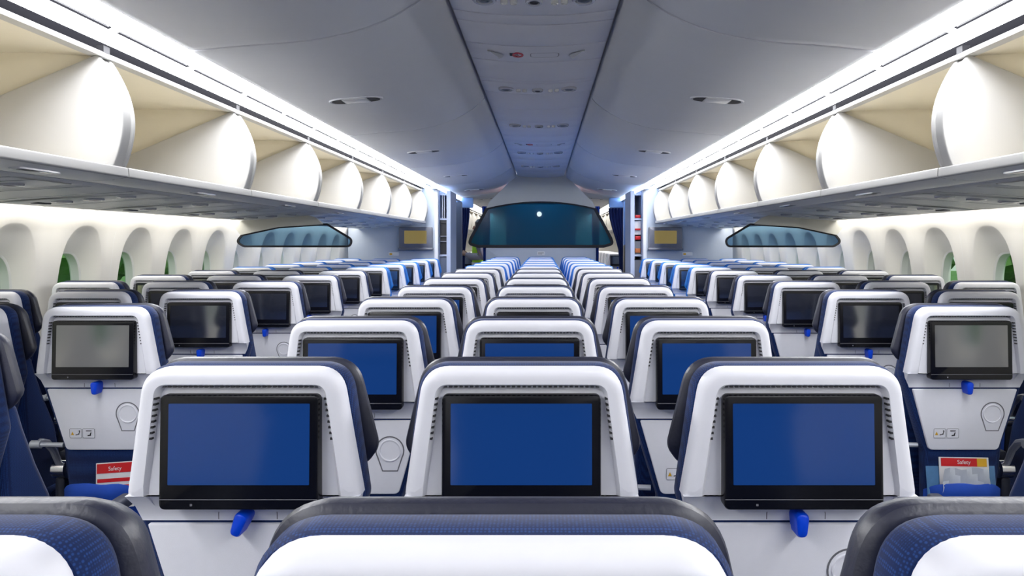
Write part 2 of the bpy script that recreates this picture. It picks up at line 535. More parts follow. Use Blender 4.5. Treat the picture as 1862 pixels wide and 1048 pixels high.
for a, b, t in segs:
    if t == 'p':
        structure(strip_panel(a, b).obj('ceiling', STRIP))
        continue
    yc = (a + b) / 2
    if t == 'L':
        th = thing('passenger_service_unit', 'grey ceiling unit with three reading lights, %s from the near end of the centre strip' % ORD[lc], 'service unit', (0, yc, 2.42), 'service units of the centre strip')
        lc += 1
        p = strip_panel(a, b)
        o = p.obj('panel', STRIP, th, (0, -yc, -2.42))
        for x in (-.205, 0, .205):
            m = MB(); disc(m, x, 0, stripz(x) - 2.42 - .001, .05 if x else .036, .012, sy=1.25)
            l = m.obj('reading_light', CLEAR, th)
            m = MB(); disc(m, x, 0, stripz(x) - 2.42 - .004, .026 if x else .018, .009)
            m.obj('lens', DPANEL if x else GAP, l)
        for x in (-.125, -.085, .085, .125):
            m = MB(); disc(m, x, .01, stripz(x) - 2.42 - .001, .015, .014)
            m.obj('air_nozzle', LENSW, th)
    else:
        th = thing('no_smoking_sign', 'grey ceiling panel with a dark sign and red ring, %s along the centre strip' % ('nearer one' if scn == 0 else 'farther one'), 'sign', (0, yc, 2.42), 'sign panels of the centre strip')
        scn += 1
        strip_panel(a, b).obj('panel', STRIP, th, (0, -yc, -2.42))
        z = -.02
        m = MB(); rbox(m, -.142, -.050, -.03, .03, z - .001, z + .006, .005, 'z')
        sp = m.obj('sign_plate', SLOT, th)
        m = MB()
        ring = lambda r, zz: [(-.098 + r * math.cos(t_), 1.7 * r * math.sin(t_), zz) for t_ in [2 * math.pi * k / 28 for k in range(28)]]
        m.loft([ring(.030, z - .0005), ring(.030, z - .004), ring(.019, z - .004), ring(.019, z - .0005)], False, False)
        m.add([(-.115, .018, z - .0035), (-.111, .022, z - .0035), (-.081, -.018, z - .0035), (-.085, -.022, z - .0035)], [(0, 1, 2, 3)])
        m.obj('red_ring', RED, sp)
        m = MB(); m.box(-.116, -.088, -.003, .003, z - .0028, z - .001); m.box(-.085, -.08, -.003, .003, z - .0028, z - .001)
        m.obj('cigarette_mark', CARDW, sp)
        m = MB(); rp_ = rp([(-.03, -.05), (.12, -.05), (.12, .045), (-.03, .045)], .03, 6)
        ribbon_mesh(m, rp_, .004, lambda p: (p[0], p[1], stripz(p[0]) - 2.42 - .0012))
        m.obj('cover_seam', SEAM, th)
        for s in (-1, 1):
            m = MB()
            A = [(s * (.255 - .05 * u), -.08 + .17 * u, stripz(.23) - 2.42 - .002) for u in [k / 8 for k in range(9)]]
            B = [(s * (.255 - .05 * u - .05 * math.sin(math.pi * u) ** .8), -.08 + .17 * u, stripz(.2) - 2.42 - .006) for u in [k / 8 for k in range(9)]]
            m.loft([A, B], False, False, 0, False)
            m.obj('light_lens', LENSW, th)

# oval ceiling lights in the panels
for s, side in ((-1, 'left'), (1, 'right')):
    for k in range(6):
        y = 4.26 + 2.44 * k
        if y > 17: break
        th = thing('ceiling_light', 'slim oval light with dark ends in the %s grey ceiling, %s from the near end' % (side, ORD[k]), 'light', (s * 1.0, y, 2.186), 'oval ceiling lights')
        th.rotation_euler = (0, s * math.radians(5), s * math.radians(0))
        ov = lambda a_, b_, z_: [(a_ * math.copysign(abs(math.cos(t)) ** .7, math.cos(t)), b_ * math.sin(t), z_) for t in [2 * math.pi * q / 32 for q in range(32)]]
        m = MB(); m.loft([ov(.15, .078, .006), ov(.148, .077, -.004), ov(.143, .072, -.005), ov(.139, .068, -.0015)], False, True)
        m.obj('frame', CEIL, th)
        m = MB(); rbox(m, -.068, .068, -.056, .056, -.008, .0, .012, 'z'); m.obj('lens', LGREY, th)
        for e in (-1, 1):
            m = MB()
            m.loft([[(e * (.070 + .064 * u), (.060 * math.sqrt(max(0.0, 1 - u ** 2)) + .002) * w_, -.0035) for u in [q / 8 for q in range(9)]] for w_ in (-1, 1)], False, False, 0, False)
            m.obj('end_grille', SLOT, th)

# ------------------------------------------------------------ cove lights, one unit per 0.61 m
def cove(y0, y1, s, label, mat, group, inner=False):
    th = thing('cove_light', label, 'light strip', (s * 1.52, (y0 + y1) / 2, 2.15), group)
    P = lambda x, y, z: (s * (x - 1.52), y - (y0 + y1) / 2, z - 2.15)
    def pl(prof, a, b, nm, mt):
        m = MB(); m.loft([[P(x, y, z) for x, z in prof] for y in (a, b)], False, False, 0, False)
        return m.obj(nm, mt, th)
    pl([(1.374, 2.188), (1.44, 2.183), (1.514, 2.173)], y0, y1, 'upper_lens', mat)
    pl([(1.530, 2.166), (1.55, 2.148), (1.566, 2.125)], y0, y1, 'lower_lens', LED_L if mat is LED_M else mat)
    if inner:   # blue face that hangs below the panel lip and lights the aisle corner
        pl([(1.374, 2.155), (1.365, 2.13), (1.374, 2.105)], y0, y1, 'aisle_lens', mat)
        pl([(1.376, 2.16), (1.45, 2.16), (1.45, 2.10), (1.376, 2.104)], y0, y1, 'housing', TRIMW)
    g = .026
    pl([(1.513, 2.1745), (1.531, 2.1675)], y0, y0 + g, 'joint', mat)
    pl([(1.513, 2.1745), (1.531, 2.1675)], y1 - g, y1, 'joint', mat)
    pl([(1.512, 2.186), (1.532, 2.176)], y0 + g, y1 - g, 'slot', SLOT)
for s, side in ((-1, 'left'), (1, 'right')):
    cove(Y0 + .02, .36, s, 'long white cove light on the %s, behind the viewpoint' % side, LED_M, 'cove lights')
    for k in range(16):
        y = .36 + .61 * k
        cove(y, y + .61, s, 'white cove light segment on the %s, above the %s half of the %s open bin' % (side, 'near' if k % 2 == 0 else 'far', ORD[k // 2]), LED_M, 'cove lights')
    cove(10.16, 13.3, s, 'bluish cove light over the %s side of the galley crossing' % side, LED_B, 'cove lights', True)
    cove(13.4, YF - .05, s, 'warm white cove light on the %s side of the far front cabin' % side, LED_F, 'cove lights')
    # dark gap trim behind the cove, over the bins
    for a, b, n in ((Y0, YB, 7), (13.4, YF, 9)):
        m = extrude_y([(s * x, z) for x, z in ((1.372, 2.23), (1.64, 2.20), (1.645, 2.10))], a, b)
        structure(m.obj('trim_%d' % (n + (s > 0)), COVEGAP))

# ------------------------------------------------------------ overhead bins (open)
FAN = []
for k in range(15):
    u = k / 14
    z = 1.672 + (2.080 - 1.672) * u
    x = 1.532 + (1.585 - 1.532) * u - .062 * math.sin(math.pi * u) ** .9
    FAN.append((x, z))
FANP = FAN + [(1.60, 2.080), (2.34, 1.765), (2.34, 1.672)]
def make_bin(y0, y1, s, label, group, withend=True):
    th = thing('overhead_bin', label, 'overhead bin', (s * 1.95, (y0 + y1) / 2, 1.64), group)
    cx, cy, cz = 1.95, (y0 + y1) / 2, 1.64
    P = lambda x, y, z: (s * (x - cx), y - cy, z - cz)
    # housing: ceiling, back and floor, with a full end wall between two bins
    m = MB()
    pr = [(1.60, 2.084), (1.8, 2.098), (2.15, 2.098), (2.30, 2.06), (2.345, 1.98), (2.345, 1.672), (1.56, 1.668)]
    m.loft([[P(x, y, z) for x, z in pr] for y in (y0, y1)], False, False, 0, False)
    endp = pr[:6] + [(1.60, 1.668)]
    m.loft([[P(x, y, z) for x, z in endp] for y in (y1 - .052, y1 - .045)])
    m.obj('housing', BINI, th)
    # fan-shaped side panel between this bin and the next
    m = MB()
    rings = []
    for d, y in ((.004, y1 - .09), (.0015, y1 - .0885), (0, y1 - .086), (0, y1 - .072), (.002, y1 - .070), (.007, y1 - .067), (.007, y1 - .022), (.002, y1 - .018), (0, y1 - .016), (0, y1 - .004), (.0015, y1 - .0015), (.004, y1)):
        q = inset([(x, z) for x, z in reversed(FANP)], d) if d else [(x, z) for x, z in reversed(FANP)]
        rings.append([P(x, y, z) for x, z in q])
    m.loft(rings)
    m.obj('side_panel', BINW, th)
    # front lip
    m = MB()
    lp = rp([(1.519, 1.643), (1.56, 1.638), (1.565, 1.676), (1.522, 1.679)], [.005, .004, .004, .006], 4)
    m.loft([[P(x, y, z) for x, z in lp] for y in (y0 + .004, y1 - .004)])
    m.obj('lip', BINW, th)
    # top rail
    m = MB()
    m.loft([[P(x, y, z) for x, z in ((1.572, 2.078), (1.568, 2.088), (1.574, 2.096), (1.62, 2.096), (1.62, 2.080))] for y in (y0, y1)])
    m.obj('top_rail', BINW, th)
    # curved underside
    m = MB()
    up = [(1.532, 1.641), (1.58, 1.633), (1.66, 1.630), (1.735, 1.634), (1.752, 1.640), (1.752, 1.66)]
    m.loft([[P(x, y, z) for x, z in up] for y in (y0 + .003, y1 - .003)], False, False, 0, False)
    m.obj('underside', UNDER, th)
    m = MB()
    rbox(m, s * (1.60 - cx) - .022, s * (1.60 - cx) + .022, .10, .30, 1.6275 - cz, 1.634 - cz, .01, 'z')
    lt = m.obj('latch', CLEAR, th)
    m = MB(); rbox(m, s * (1.60 - cx) - .013, s * (1.60 - cx) + .013, .125, .20, 1.6262 - cz, 1.630 - cz, .006, 'z')
    m.obj('latch_recess', BLACK, lt)
    m = MB(); m.box(*sorted((s * (1.572 - cx), s * (1.60 - cx))), y1 - cy - .075, y1 - cy - .035, 2.092 - cz, 2.12 - cz)
    m.obj('hinge_bracket', SLOT, th)
    return th
for s, side in ((-1, 'left'), (1, 'right')):
    for k in range(8):
        y = .36 + .09 + 1.22 * k
        make_bin(y, y + 1.22, s, 'open cream overhead bin with white fan-shaped end panel, %s on the %s side' % (ORD[k], side), 'open overhead bins in the main cabin')
    make_bin(-.77, .45, s, 'open cream overhead bin beside the viewpoint on the %s side' % side, 'open overhead bins in the main cabin')
    for k in range(5):
        y = 14.2 + 1.22 * k
        make_bin(y, y + 1.22, s, 'distant open bin of the front cabin, %s on the %s aisle' % (ORD[k], side), 'open overhead bins in the front cabin')

for s, n in ((-1, 21), (1, 22)):
    pr = [(1.60, 2.11), (1.53, 2.0), (1.49, 1.86), (1.53, 1.66), (1.66, 1.63), (1.76, 1.64)]
    structure(extrude_y([(s * x, z) for x, z in pr], Y0, -.78).obj('trim_%d' % n, BINW))

# service units under the bins: three lamps, call panel, seams
def side_psu(y, s, label):
    th = thing('reading_light_panel', label, 'service unit', (s * 2.1, y, 1.60), 'service panels under the side bins')
    zf = lambda x: 1.628 - (x - 1.785) * (.051 / .655)
    P = lambda x, dy, z: (s * (x - 2.1), dy, z - 1.60)
    m = MB()
    m.loft([[P(x, dy, zf(x) - .003 + e) for x in (1.80, 2.0, 2.25, 2.42)] for dy, e in ((-.16, .003), (-.155, 0), (.155, 0), (.16, .003))], False, False, 0, False)
    m.obj('panel', UNDER, th)
    m = MB()
    for dy in (-.30, -.170, .170):
        m.loft([[P(x, dy + w + .10 * ((2.44 - x) / .65) ** 2, zf(x) - .0040) for x in [1.79 + .065 * q for q in range(11)]] for w in (-.007, .007)], False, False, 0, False)
    m.obj('seam', SEAM, th)
    for x in (1.93, 2.08, 2.23):
        m = MB(); disc(m, 0, 0, 0, .042, .006, 18, 0, 1.2)
        l = m.obj('reading_light', CLEAR, th, P(x, 0, zf(x) - .004))
        m = MB(); disc(m, 0, 0, -.002, .022, .004, 14)
        m.obj('lens', SEAM, l)
    m = MB(); rbox(m, -.02, .02, -.05, .05, -.004, .004, .006, 'z')
    m.obj('call_panel', GAP, th, P(2.33, 0, zf(2.33) - .003))
for s, side in ((-1, 'left'), (1, 'right')):
    for k in range(11):
        y = 2.05 + .787 * k
        side_psu(y, s, 'grey service panel with three lamps under the %s bins, %s from the near end' % (side, ORD[k]))

# ------------------------------------------------------------ seats
SHELL = sym([(.203, .956), (.2045, .966), (.171, 1.18)])
SHR = [.003, .01, .05, .05, .01, .003]
RECP = sym([(.170, .963), (.171, .975), (.147, 1.153)])
RER = [.002, .004, .022, .022, .004, .002]
BACK = sym([(.118, .44), (.128, .68), (.210, .945), (.178, 1.183)])
BAR = [.03, .04, .04, .055, .055, .04, .04, .03]
HEAD = sym([(.196, .985), (.221, 1.02), (.181, 1.187)])
HER = [.03, .035, .06, .06, .035, .03]
TRAYP = sym([(.118, .690), (.178, .8995)])
TRR = [.018, .004, .004, .018]

def build_seat(fab, lea, scr):
    root = bpy.data.objects.new('airline_seat', None)
    root.empty_display_size = .1
    link(root)
    # hard white back shell with recess and undercut ledge
    m = MB()
    ZB = .956                         # the frame ends here in a crisp undercut edge
    clampz = lambda ring: [(x, y, max(z, ZB)) for x, y, z in ring]
    SHE, REE = sym([(.206, .90), (.2045, .966), (.171, 1.18)]), sym([(.1725, .90), (.171, .975), (.147, 1.153)])
    rings = slab(SHE, SHR, [(0, .052), (0, .020), (.0012, .013), (.004, .0065), (.008, .0025), (.013, .0006), (.019, 0)])
    rings += [lean(rp(REE, RER, 9), .0), lean(rp(inset(REE, .003), RER, 9), .004)]
    rings += [[(x, y - .009 * (1.16 - z) / .2, z) for x, y, z in lean(rp(inset(REE, .006), RER, 9), .018)]]
    m.loft([clampz(r) for r in rings], False, True)
    cr = lambda o0, xs: [(xs * x, o + (ZT - z) * LEAN, z) for x, z, o in ((1, .956, o0), (.976, .930, .026), (.917, .9045, .027), (.917, .9045, .052), (1, .956, .052))]
    m.loft([cr(.0095, -.168), cr(.0095, .168)])
    for sx in (-1, 1):
        m.loft([cr(.001, sx * .2045), cr(.001, sx * .168)])
    m.obj('back_shell', WHITE, root, smooth=42)
    # ventilation slots
    m = MB()
    f = lambda x, z, o: (x, o + (ZT - z) * LEAN, z)
    for k in range(30):
        x = -.132 + .264 * k / 29
        y = .009 + (ZT - 1.149) * LEAN
        m.box(x - .0028, x + .0028, y - .006, y + .006, 1.1475, 1.1515)
    for sx in (-1, 1):
        for k in range(8):
            z = 1.128 - .07 * k / 7
            x = sx * (.1485 + .0098 * k / 7)
            y = .009 + (ZT - z) * LEAN
            m.box(x - .0035, x + .0035, y - .008, y + .006, z - .0018, z + .0018)
    m.obj('vent_slots', SLOT, root, smooth=0)
    # screen
    m = MB()
    BZ = sym([(.1375, .938), (.1375, 1.135)])
    TILT = -.03                      # the monitor stands a little proud at its foot
    sl = lambda ring, o: [(x, o + (1.135 - z) * TILT, z) for x, z in ring]
    fs = lambda x, z, o: (x, o + (1.135 - z) * TILT, z)
    m.loft([sl(rp(inset(BZ, d), .011 - d, 6), o) for d, o in ((0, .03), (0, .004), (.0015, .0015), (.004, .001))], True, True)
    sc_ = m.obj('screen', BEZEL, root)
    m = MB()
    DP = sym([(.1218, .981), (.1218, 1.1205)])
    m.loft([sl(rp(DP, .001, 1), .0004)], True, False)
    m.obj('display', scr, sc_, smooth=0)
    m = MB()
    m.loft([[fs(-.136, .957, .0006), fs(.136, .957, .0006)], [fs(-.136, .9555, .0006), fs(.136, .9555, .0006)]], False, False, 0, False)
    m.loft([[fs(-.083, .949, .0006), fs(-.079, .949, .0006)], [fs(-.083, .945, .0006), fs(-.079, .945, .0006)]], False, False, 0, False)
    m.obj('control_seam', SEAM, sc_, smooth=0)
    # tray table
    m = MB()
    m.loft(slab(TRAYP, TRR, [(0, .044), (0, .025), (.0015, .0225), (.004, .022)]), True, True)
    tr = m.obj('tray_table', TRAY, root)
    m = MB()
    cx, cz, r = .095, .815, .039
    key = [(cx + r * math.cos(t), cz + r * math.sin(t)) for t in [math.radians(-28 + (236) * k / 24) for k in range(25)]] + [(cx - .021, .757), (cx + .021, .757)]
    ribbon_mesh(m, key, .0036, lambda p: f(p[0], p[1], .0214))
    ho = m.obj('cup_holder', SEAM, tr, smooth=0)
    m = MB()
    cr_ = lambda rr, o: [f(cx + rr * math.cos(t), cz + rr * math.sin(t), o) for t in [2 * math.pi * k / 28 for k in range(28)]]
    m.loft([cr_(.0325, .0218), cr_(.031, .0195), cr_(.0285, .0195), cr_(.027, .0216)], False, True)
    m.obj('cup_ring', TRAY, ho)
    for px, kind in ((-.0835, 0), (-.039, 1)):
        m = MB()
        q = rp([(px - .02, .732), (px + .02, .732), (px + .02, .764), (px - .02, .764)], .004, 3)
        m.loft([[f(a, b, .0212) for a, b in q]], True, False, 0)
        ribbon_mesh(m, q, .0012, lambda p: f(p[0], p[1], .0208), True, 1)
        G = lambda pts, mi: m.add([f(px + a, .748 + b, .0206) for a, b in pts], [tuple(range(len(pts)))], mi)
        if kind == 0:
            G([(-.016, -.006), (-.005, -.006), (-.0105, .006)], 2)
            G([(.0, -.007), (.013, -.004), (.013, -.0015), (.0, -.004)], 3)
            G([(.009, -.003), (.012, -.003), (.016, .006), (.013, .006)], 3)
            G([(.011, .006), (.0155, .006), (.0155, .010), (.011, .010)], 3)
        else:
            G([(-.009, .007), (.010, .007), (.010, .010), (-.009, .010)], 3)
            G([(-.004, -.010), (.008, -.008), (.008, -.004), (-.004, -.006)], 3)
            G([(.003, -.006), (.007, -.006), (.010, .003), (.006, .003)], 3)
        m.obj('placard', [WHITE, SEAM, YELL, SLOT], tr, smooth=0)
    # latch
    m = MB()
    L = sym([(.0092, .886), (.0135, .929)])
    m.loft(slab(L, [.009, .0132, .0132, .009], [(0, .026), (0, -.006), (.002, -.010), (.005, -.0115)]), True, True)
    py, pz = .01 + (ZT - .918) * LEAN, .918
    m.V = [(x, y - py, z - pz) for x, y, z in m.V]
    m.obj('tray_latch', BLUEPL, root, (0, py, pz))
    m = MB()
    tab = [(-.052, .9065), (-.052, .917)] + [(-.052 + .012 * (1 - math.cos(t)), .917 + .012 * math.sin(t)) for t in [math.pi / 2 * k / 5 for k in range(1, 6)]]
    tab = tab + [(-x, z) for x, z in reversed(tab)]
    ribbon_mesh(m, tab, .0016, lambda p: f(p[0], p[1], .0264), False)
    m.obj('latch_seam', SEAM, root, smooth=0)
    # upholstered backrest and headrest
    m = MB()
    m.loft(slab(BACK, BAR, [(.012, .030), (.004, .034), (0, .044), (0, .072), (.006, .086), (.02, .098), (.05, .104)]), True, True)
    m.obj('backrest', fab, root)
    m = MB()
    rings = []
    for z, w, a, b in ((.47, .17, .14, .26), (.485, .178, .12, .28), (.60, .18, .10, .30), (.72, .182, .09, .272), (.82, .182, .085, .22), (.92, .182, .085, .178), (.98, .182, .088, .155), (1.01, .17, .09, .14)):
        rings.append([(x, y + (ZT - z) * LEAN, z) for x, y in rp([(-w, a), (w, a), (w, b), (-w, b)], min(.03, (b - a) * .4), 4)])
    m.loft(rings)
    m.obj('back_cushion', fab, root)
    m = MB()
    m.loft(slab(HEAD, HER, [(.022, .086), (.009, .087), (.002, .092), (0, .099), (.004, .115), (.012, .133), (.022, .15), (.038, .164), (.06, .170)]), True, True)
    m.obj('headrest', lea, root)
    # literature pocket: bulging cloth with a wavy top edge
    m = MB()
    rows = []
    for j, (z, o) in enumerate(((.34, .028), (.40, -.004), (.48, -.028), (.55, -.034), (.585, -.026), (.588, -.020), (.57, -.012))):
        rr = []
        for i in range(15):
            u = i / 14 * 2 - 1
            e = 1 - abs(u) ** 3
            wob = (.003 * math.sin(i * .6) + .0015 * math.sin(i * 1.3)) * (1 if 2 < j < 6 else .3)
            rr.append((u * .132, (.028 + (o - .028) * e) + (ZT - z) * LEAN, z + wob - .035 * (1 - e) * (j > 2)))
        rows.append(rr)
    m.loft(rows, False, False, 0, False)
    m.obj('literature_pocket', POCKET, root, smooth=60)
    # cushion, legs
    m = MB(); rbox(m, -.212, .212, .20, .66, .40, .50, .045, 'x', 5)
    m.obj('seat_cushion', fab, root)
    for sx in (-1, 1):
        m = MB()
        m.tube([(sx * .17, .20, .0), (sx * .17, .24, .22), (sx * .17, .28, .41)], .016, 8)
        m.tube([(sx * .17, .56, .0), (sx * .17, .54, .41)], .016, 8)
        m.tube([(sx * .17, .18, .012), (sx * .17, .60, .012)], .012, 8)
        m.obj('leg', FRAME, root)
    return root

def build_arm():
    """armrest with chrome hinge and the pale curved bracket up to the seat back"""
    m = MB(); rbox(m, -.022, .022, .235, .56, .60, .635, .014, 'y')
    a = m.obj('armrest', PAD)
    m = MB(); m.tube([(-.0225, .225, .575), (.0225, .225, .575)], .034, 18)
    m.tube([(-.0235, .225, .575), (-.0225, .225, .575)], .014, 12); m.tube([(.0225, .225, .575), (.0235, .225, .575)], .014, 12)
    m.tube([(0, .228, .545), (0, .235, .50)], .017, 10)
    m.obj('hinge', CHROME, a)
    m = MB(); m.tube([(0, .205, .60), (0, .175, .655), (0, .140, .690), (0, .105, .702), (0, .085, .700)], [.011, .012, .013, .013, .011], 10)
    m.tube([(-.017, .083, .70), (.017, .083, .70)], .014, 12); m.tube([(0, .083, .70), (.10, .075, .70)], .008, 8)
    m.obj('bracket', ARMW, a)
    m = MB(); rbox(m, -.018, .018, .21, .27, .32, .545, .012, 'y')
    m.obj('post', PAD, a)
    return a

P_NAVY_BLUE = build_seat(NAVY, LEATHER, SCR_REFL)
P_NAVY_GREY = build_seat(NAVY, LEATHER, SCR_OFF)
P_AZ_BLUE = build_seat(AZURE, AZLEATHER, SCR_REFL)
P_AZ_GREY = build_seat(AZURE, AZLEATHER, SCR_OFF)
P_WHITE = build_seat(PALE, PLEATHER, SCR_OFF)
ARM = build_arm()

def seat(proto, x, y, label, group, arms=()):
    c = copy_tree(proto)
    c.location = (x, y, 0)
    tag(c, label, 'airline seat', group)
    for s in arms:
        a = copy_tree(ARM, c)
        a.location = (s * .2435, 0, 0)
        a.scale = (-s, 1, 1)      # the bracket reaches back to this seat
    return c

PITCH, SP = .787, .487
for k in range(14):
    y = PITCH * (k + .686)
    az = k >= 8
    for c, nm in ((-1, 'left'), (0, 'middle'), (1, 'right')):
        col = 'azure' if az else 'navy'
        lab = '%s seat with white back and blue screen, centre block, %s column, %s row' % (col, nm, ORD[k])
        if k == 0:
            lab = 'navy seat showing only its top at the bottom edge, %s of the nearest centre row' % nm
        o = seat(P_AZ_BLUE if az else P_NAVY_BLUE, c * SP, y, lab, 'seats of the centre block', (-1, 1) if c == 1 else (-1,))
for s, side in ((-1, 'left'), (1, 'right')):
    for k in range(11):
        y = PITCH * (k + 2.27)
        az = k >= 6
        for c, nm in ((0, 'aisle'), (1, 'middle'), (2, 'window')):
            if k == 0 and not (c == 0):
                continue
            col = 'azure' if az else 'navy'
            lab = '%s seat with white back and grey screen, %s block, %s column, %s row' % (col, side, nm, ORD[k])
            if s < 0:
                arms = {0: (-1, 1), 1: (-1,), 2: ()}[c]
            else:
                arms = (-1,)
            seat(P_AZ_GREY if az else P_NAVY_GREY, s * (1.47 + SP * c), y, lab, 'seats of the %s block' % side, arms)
    for k in range(5):
        seat(P_WHITE, s * 1.44, 14.5 + .8 * k, 'distant white seat of the front cabin on the %s aisle, %s row there' % (side, ORD[k]), 'white seats in the front cabin', (-s,))
for o in list(COL.objects):
    if o.get('label', '').startswith('navy seat with white back and blue screen, centre block, left column, second'):
        for ch in o.children:
            if ch.name.startswith('tray_latch'): ch.rotation_euler = (0, math.radians(22), 0)
def drop(o):
    for ch in list(o.children): drop(ch)
    bpy.data.objects.remove(o)
for p in (P_NAVY_BLUE, P_NAVY_GREY, P_AZ_BLUE, P_AZ_GREY, P_WHITE, ARM):
    drop(p)

# ------------------------------------------------------------ cards in two pockets of the third side row
ys = PITCH * 3.27
def card(name, label, cat, x, y, z, w, h, mat, tilt, rows=None):
    th = thing(name, label, cat, (x, y, z), 'cards in the seat pockets')
    th.rotation_euler = (math.radians(-8), math.radians(tilt), 0)
    m = MB(); m.box(-w / 2, w / 2, -.0008, .0008, 0, h)
    m.obj('sheet', mat, th, smooth=0)
    return th
ypk = ys + (ZT - .57) * LEAN + .004
for s, side in ((-1, 'left'), (1, 'right')):
    X = s * 1.47
    if s < 0:
        c = card('safety_card', 'white card with red heading in the blue seat pocket on the left', 'safety card', X + .058, ypk - .006, .50, .13, .15, CARDW, -4)
        zt, hgt = .15, .035
    else:
        c = card('safety_card', 'red topped safety card in the blue seat pocket on the right', 'safety card', X + .0, ypk - .004, .50, .17, .165, CARDW, 1)
        zt, hgt = .165, .03
    bw = .062 if s < 0 else .078
    m = MB(); m.box(-bw, bw, -.0016, -.0009, zt - hgt, zt - .003); m.obj('red_band', RED, c, smooth=0)
    if s > 0:
        m = MB(); m.box(.045, .078, -.0020, -.0017, zt - hgt, zt - .003); m.obj('amber_corner', YELL, c, smooth=0)
    cu = bpy.data.curves.new('lettering', 'FONT')
    cu.body = 'Safety'
    cu.size = .019
    cu.align_x = 'CENTER'
    cu.materials.append(CARDW)
    tt = bpy.data.objects.new('lettering_text', cu)
    link(tt)
    bpy.context.view_layer.update()
    me_t = bpy.data.meshes.new_from_object(tt.evaluated_get(bpy.context.evaluated_depsgraph_get()))
    bpy.data.objects.remove(tt)
    t = bpy.data.objects.new('lettering', me_t)
    t.location = (0, -.0021, zt - hgt + .008)
    t.rotation_euler = (math.pi / 2, 0, 0)
    link(t, c)
    if s < 0:
        m = MB(); m.box(-.06, .06, -.0016, -.0009, .085, .097); m.box(-.05, .05, -.0016, -.0009, .066, .074); m.obj('red_line', RED, c, smooth=0)
    else:
        b = card('brochure', 'blue brochure behind the wrapped packet in the right seat pocket', 'brochure', X - .008, ypk + .001, .50, .235, .135, CARDB, 0)
        w = thing('wrapped_packet', 'crinkled clear white packet in front of the blue brochure, right seat pocket', 'packet', (X - .005, ypk - .012, .50), 'cards in the seat pockets')
        m = MB()
        rows = []
        for j in range(7):
            rows.append([((i / 8 - .5) * (.17 - .02 * j / 6), -.004 + .004 * math.sin(i * 2.1 + j * 1.7), j / 6 * .135 + .004 * math.sin(i * 1.4)) for i in range(9)])
        m.loft(rows, False, False, 0, False)
        m.obj('wrapper', pmat('film_white', (.66, .70, .76), .2), w, smooth=20)

# ------------------------------------------------------------ class dividers of tinted glass
def divider(name, label, pts, rad, y, gm, bar, hm, hpts, thick=.012):
    xs = [p[0] for p in pts]
    cx = (min(xs) + max(xs)) / 2
    z0 = min(p[1] for p in pts)
    th = thing(name, label, 'cabin divider', (cx, y, z0))
    L = lambda p, dy: (p[0] - cx, dy, p[1] - z0)
    q = rp(pts, rad, 8)
    m = MB(); m.loft([[L(p, dy) for p in q] for dy in (0,)], True, False)
    m.obj('glass', gm, th, smooth=0)
    m = MB()
    A, B = ribbon(q, bar)
    m.loft([[L(p, -.008) for p in A], [L(p, -.008) for p in B], [L(p, .008) for p in B], [L(p, .008) for p in A], [L(p, -.008) for p in A]], False, False)
    m.obj('frame', SLOT, th)
    m = MB()
    m.loft([[L(p, dy) for p in hpts] for dy in (-.02, .02)])
    m.obj('header', hm, th)
    return th
YC = 12.0
top = [(x, 1.925 + .105 * (1 - (x / .84) ** 2)) for x in [.84 * (1 - k / 6) for k in range(0, 13)]]
cp = [(-.98, 1.33), (.98, 1.33), (1.12, 1.37), (1.09, 1.46)] + top + [(-1.09, 1.46), (-1.12, 1.37)]
cr = [.08, .08, .10, .06] + [.02] * 13 + [.06, .10]
hd = [(-.85, 1.93)] + [(x, z + .002) for x, z in reversed(top)][0:] + [(.85, 1.93), (.80, 2.03), (.62, 2.20), (.37, 2.46), (-.37, 2.46), (-.62, 2.20), (-.80, 2.03)]
divider('glass_divider', 'dark teal glass divider with black rim over the centre block bulkhead', cp, cr, YC, GLASS_C, .045, BEIGE, hd)
m = MB(); rbox(m, -.86, .86, YC + .0, YC + .06, 0, 1.312, .02, 'y')
structure(m.obj('wall_partition', BULK))
m = MB(); rbox(m, -.06, .06, -.004, .004, -.03, .03, .008, 'y')
pl_ = m.obj('wall_placard', TRIMW, None, (0.0, YC - .005, 1.22))
tag(pl_, 'small white placard under the dark teal glass divider', 'placard')
m = MB(); m.box(-.045, .045, -.0055, -.0045, .004, .012); m.box(-.045, .02, -.0055, -.0045, -.014, -.006); m.obj('lettering', SEAM, pl_, smooth=0)
# light reflection in the dark glass, put in as a glowing disc behind it
m = MB(); disc(m, 0, 0, 0, .04, .02)
o = m.obj('glass_glint', emitter('glint_glow', (1, .16, .10), 55.0)); o.location = (-.03, 12.745, 1.86); o.rotation_euler = (math.radians(-90), 0, 0)
tag(o, 'small glowing disc standing in for a reflection in the dark teal glass', 'reflection')
for s, side in ((-1, 'left'), (1, 'right')):
    YS = 6.36
    pts = [(1.56, 1.362), (2.44, 1.362), (2.50, 1.40), (2.455, 1.455), (2.15, 1.520), (1.80, 1.543), (1.75, 1.545), (1.545, 1.42)]
    hp = [(1.78, 1.545), (2.15, 1.522), (2.46, 1.457), (2.56, 1.58), (2.44, 1.574), (1.90, 1.617), (1.84, 1.60)]
    if s < 0:
        pts = [(-x, z) for x, z in reversed(pts)]
        rd = [.02, .01, .02, .04, .04, .05, .04, .04][::-1]
        rd = [.04, .01, .02, .03, .04, .04, .05, .04]
        hp = [(-x, z) for x, z in reversed(hp)]
    else:
        rd = [.04, .05, .04, .04, .03, .02, .01, .04]
    divider('glass_divider', 'pale blue glass divider with black rim hanging under the %s bins' % side, pts, rd, YS, GLASS_S, .016, BEIGE, hp)

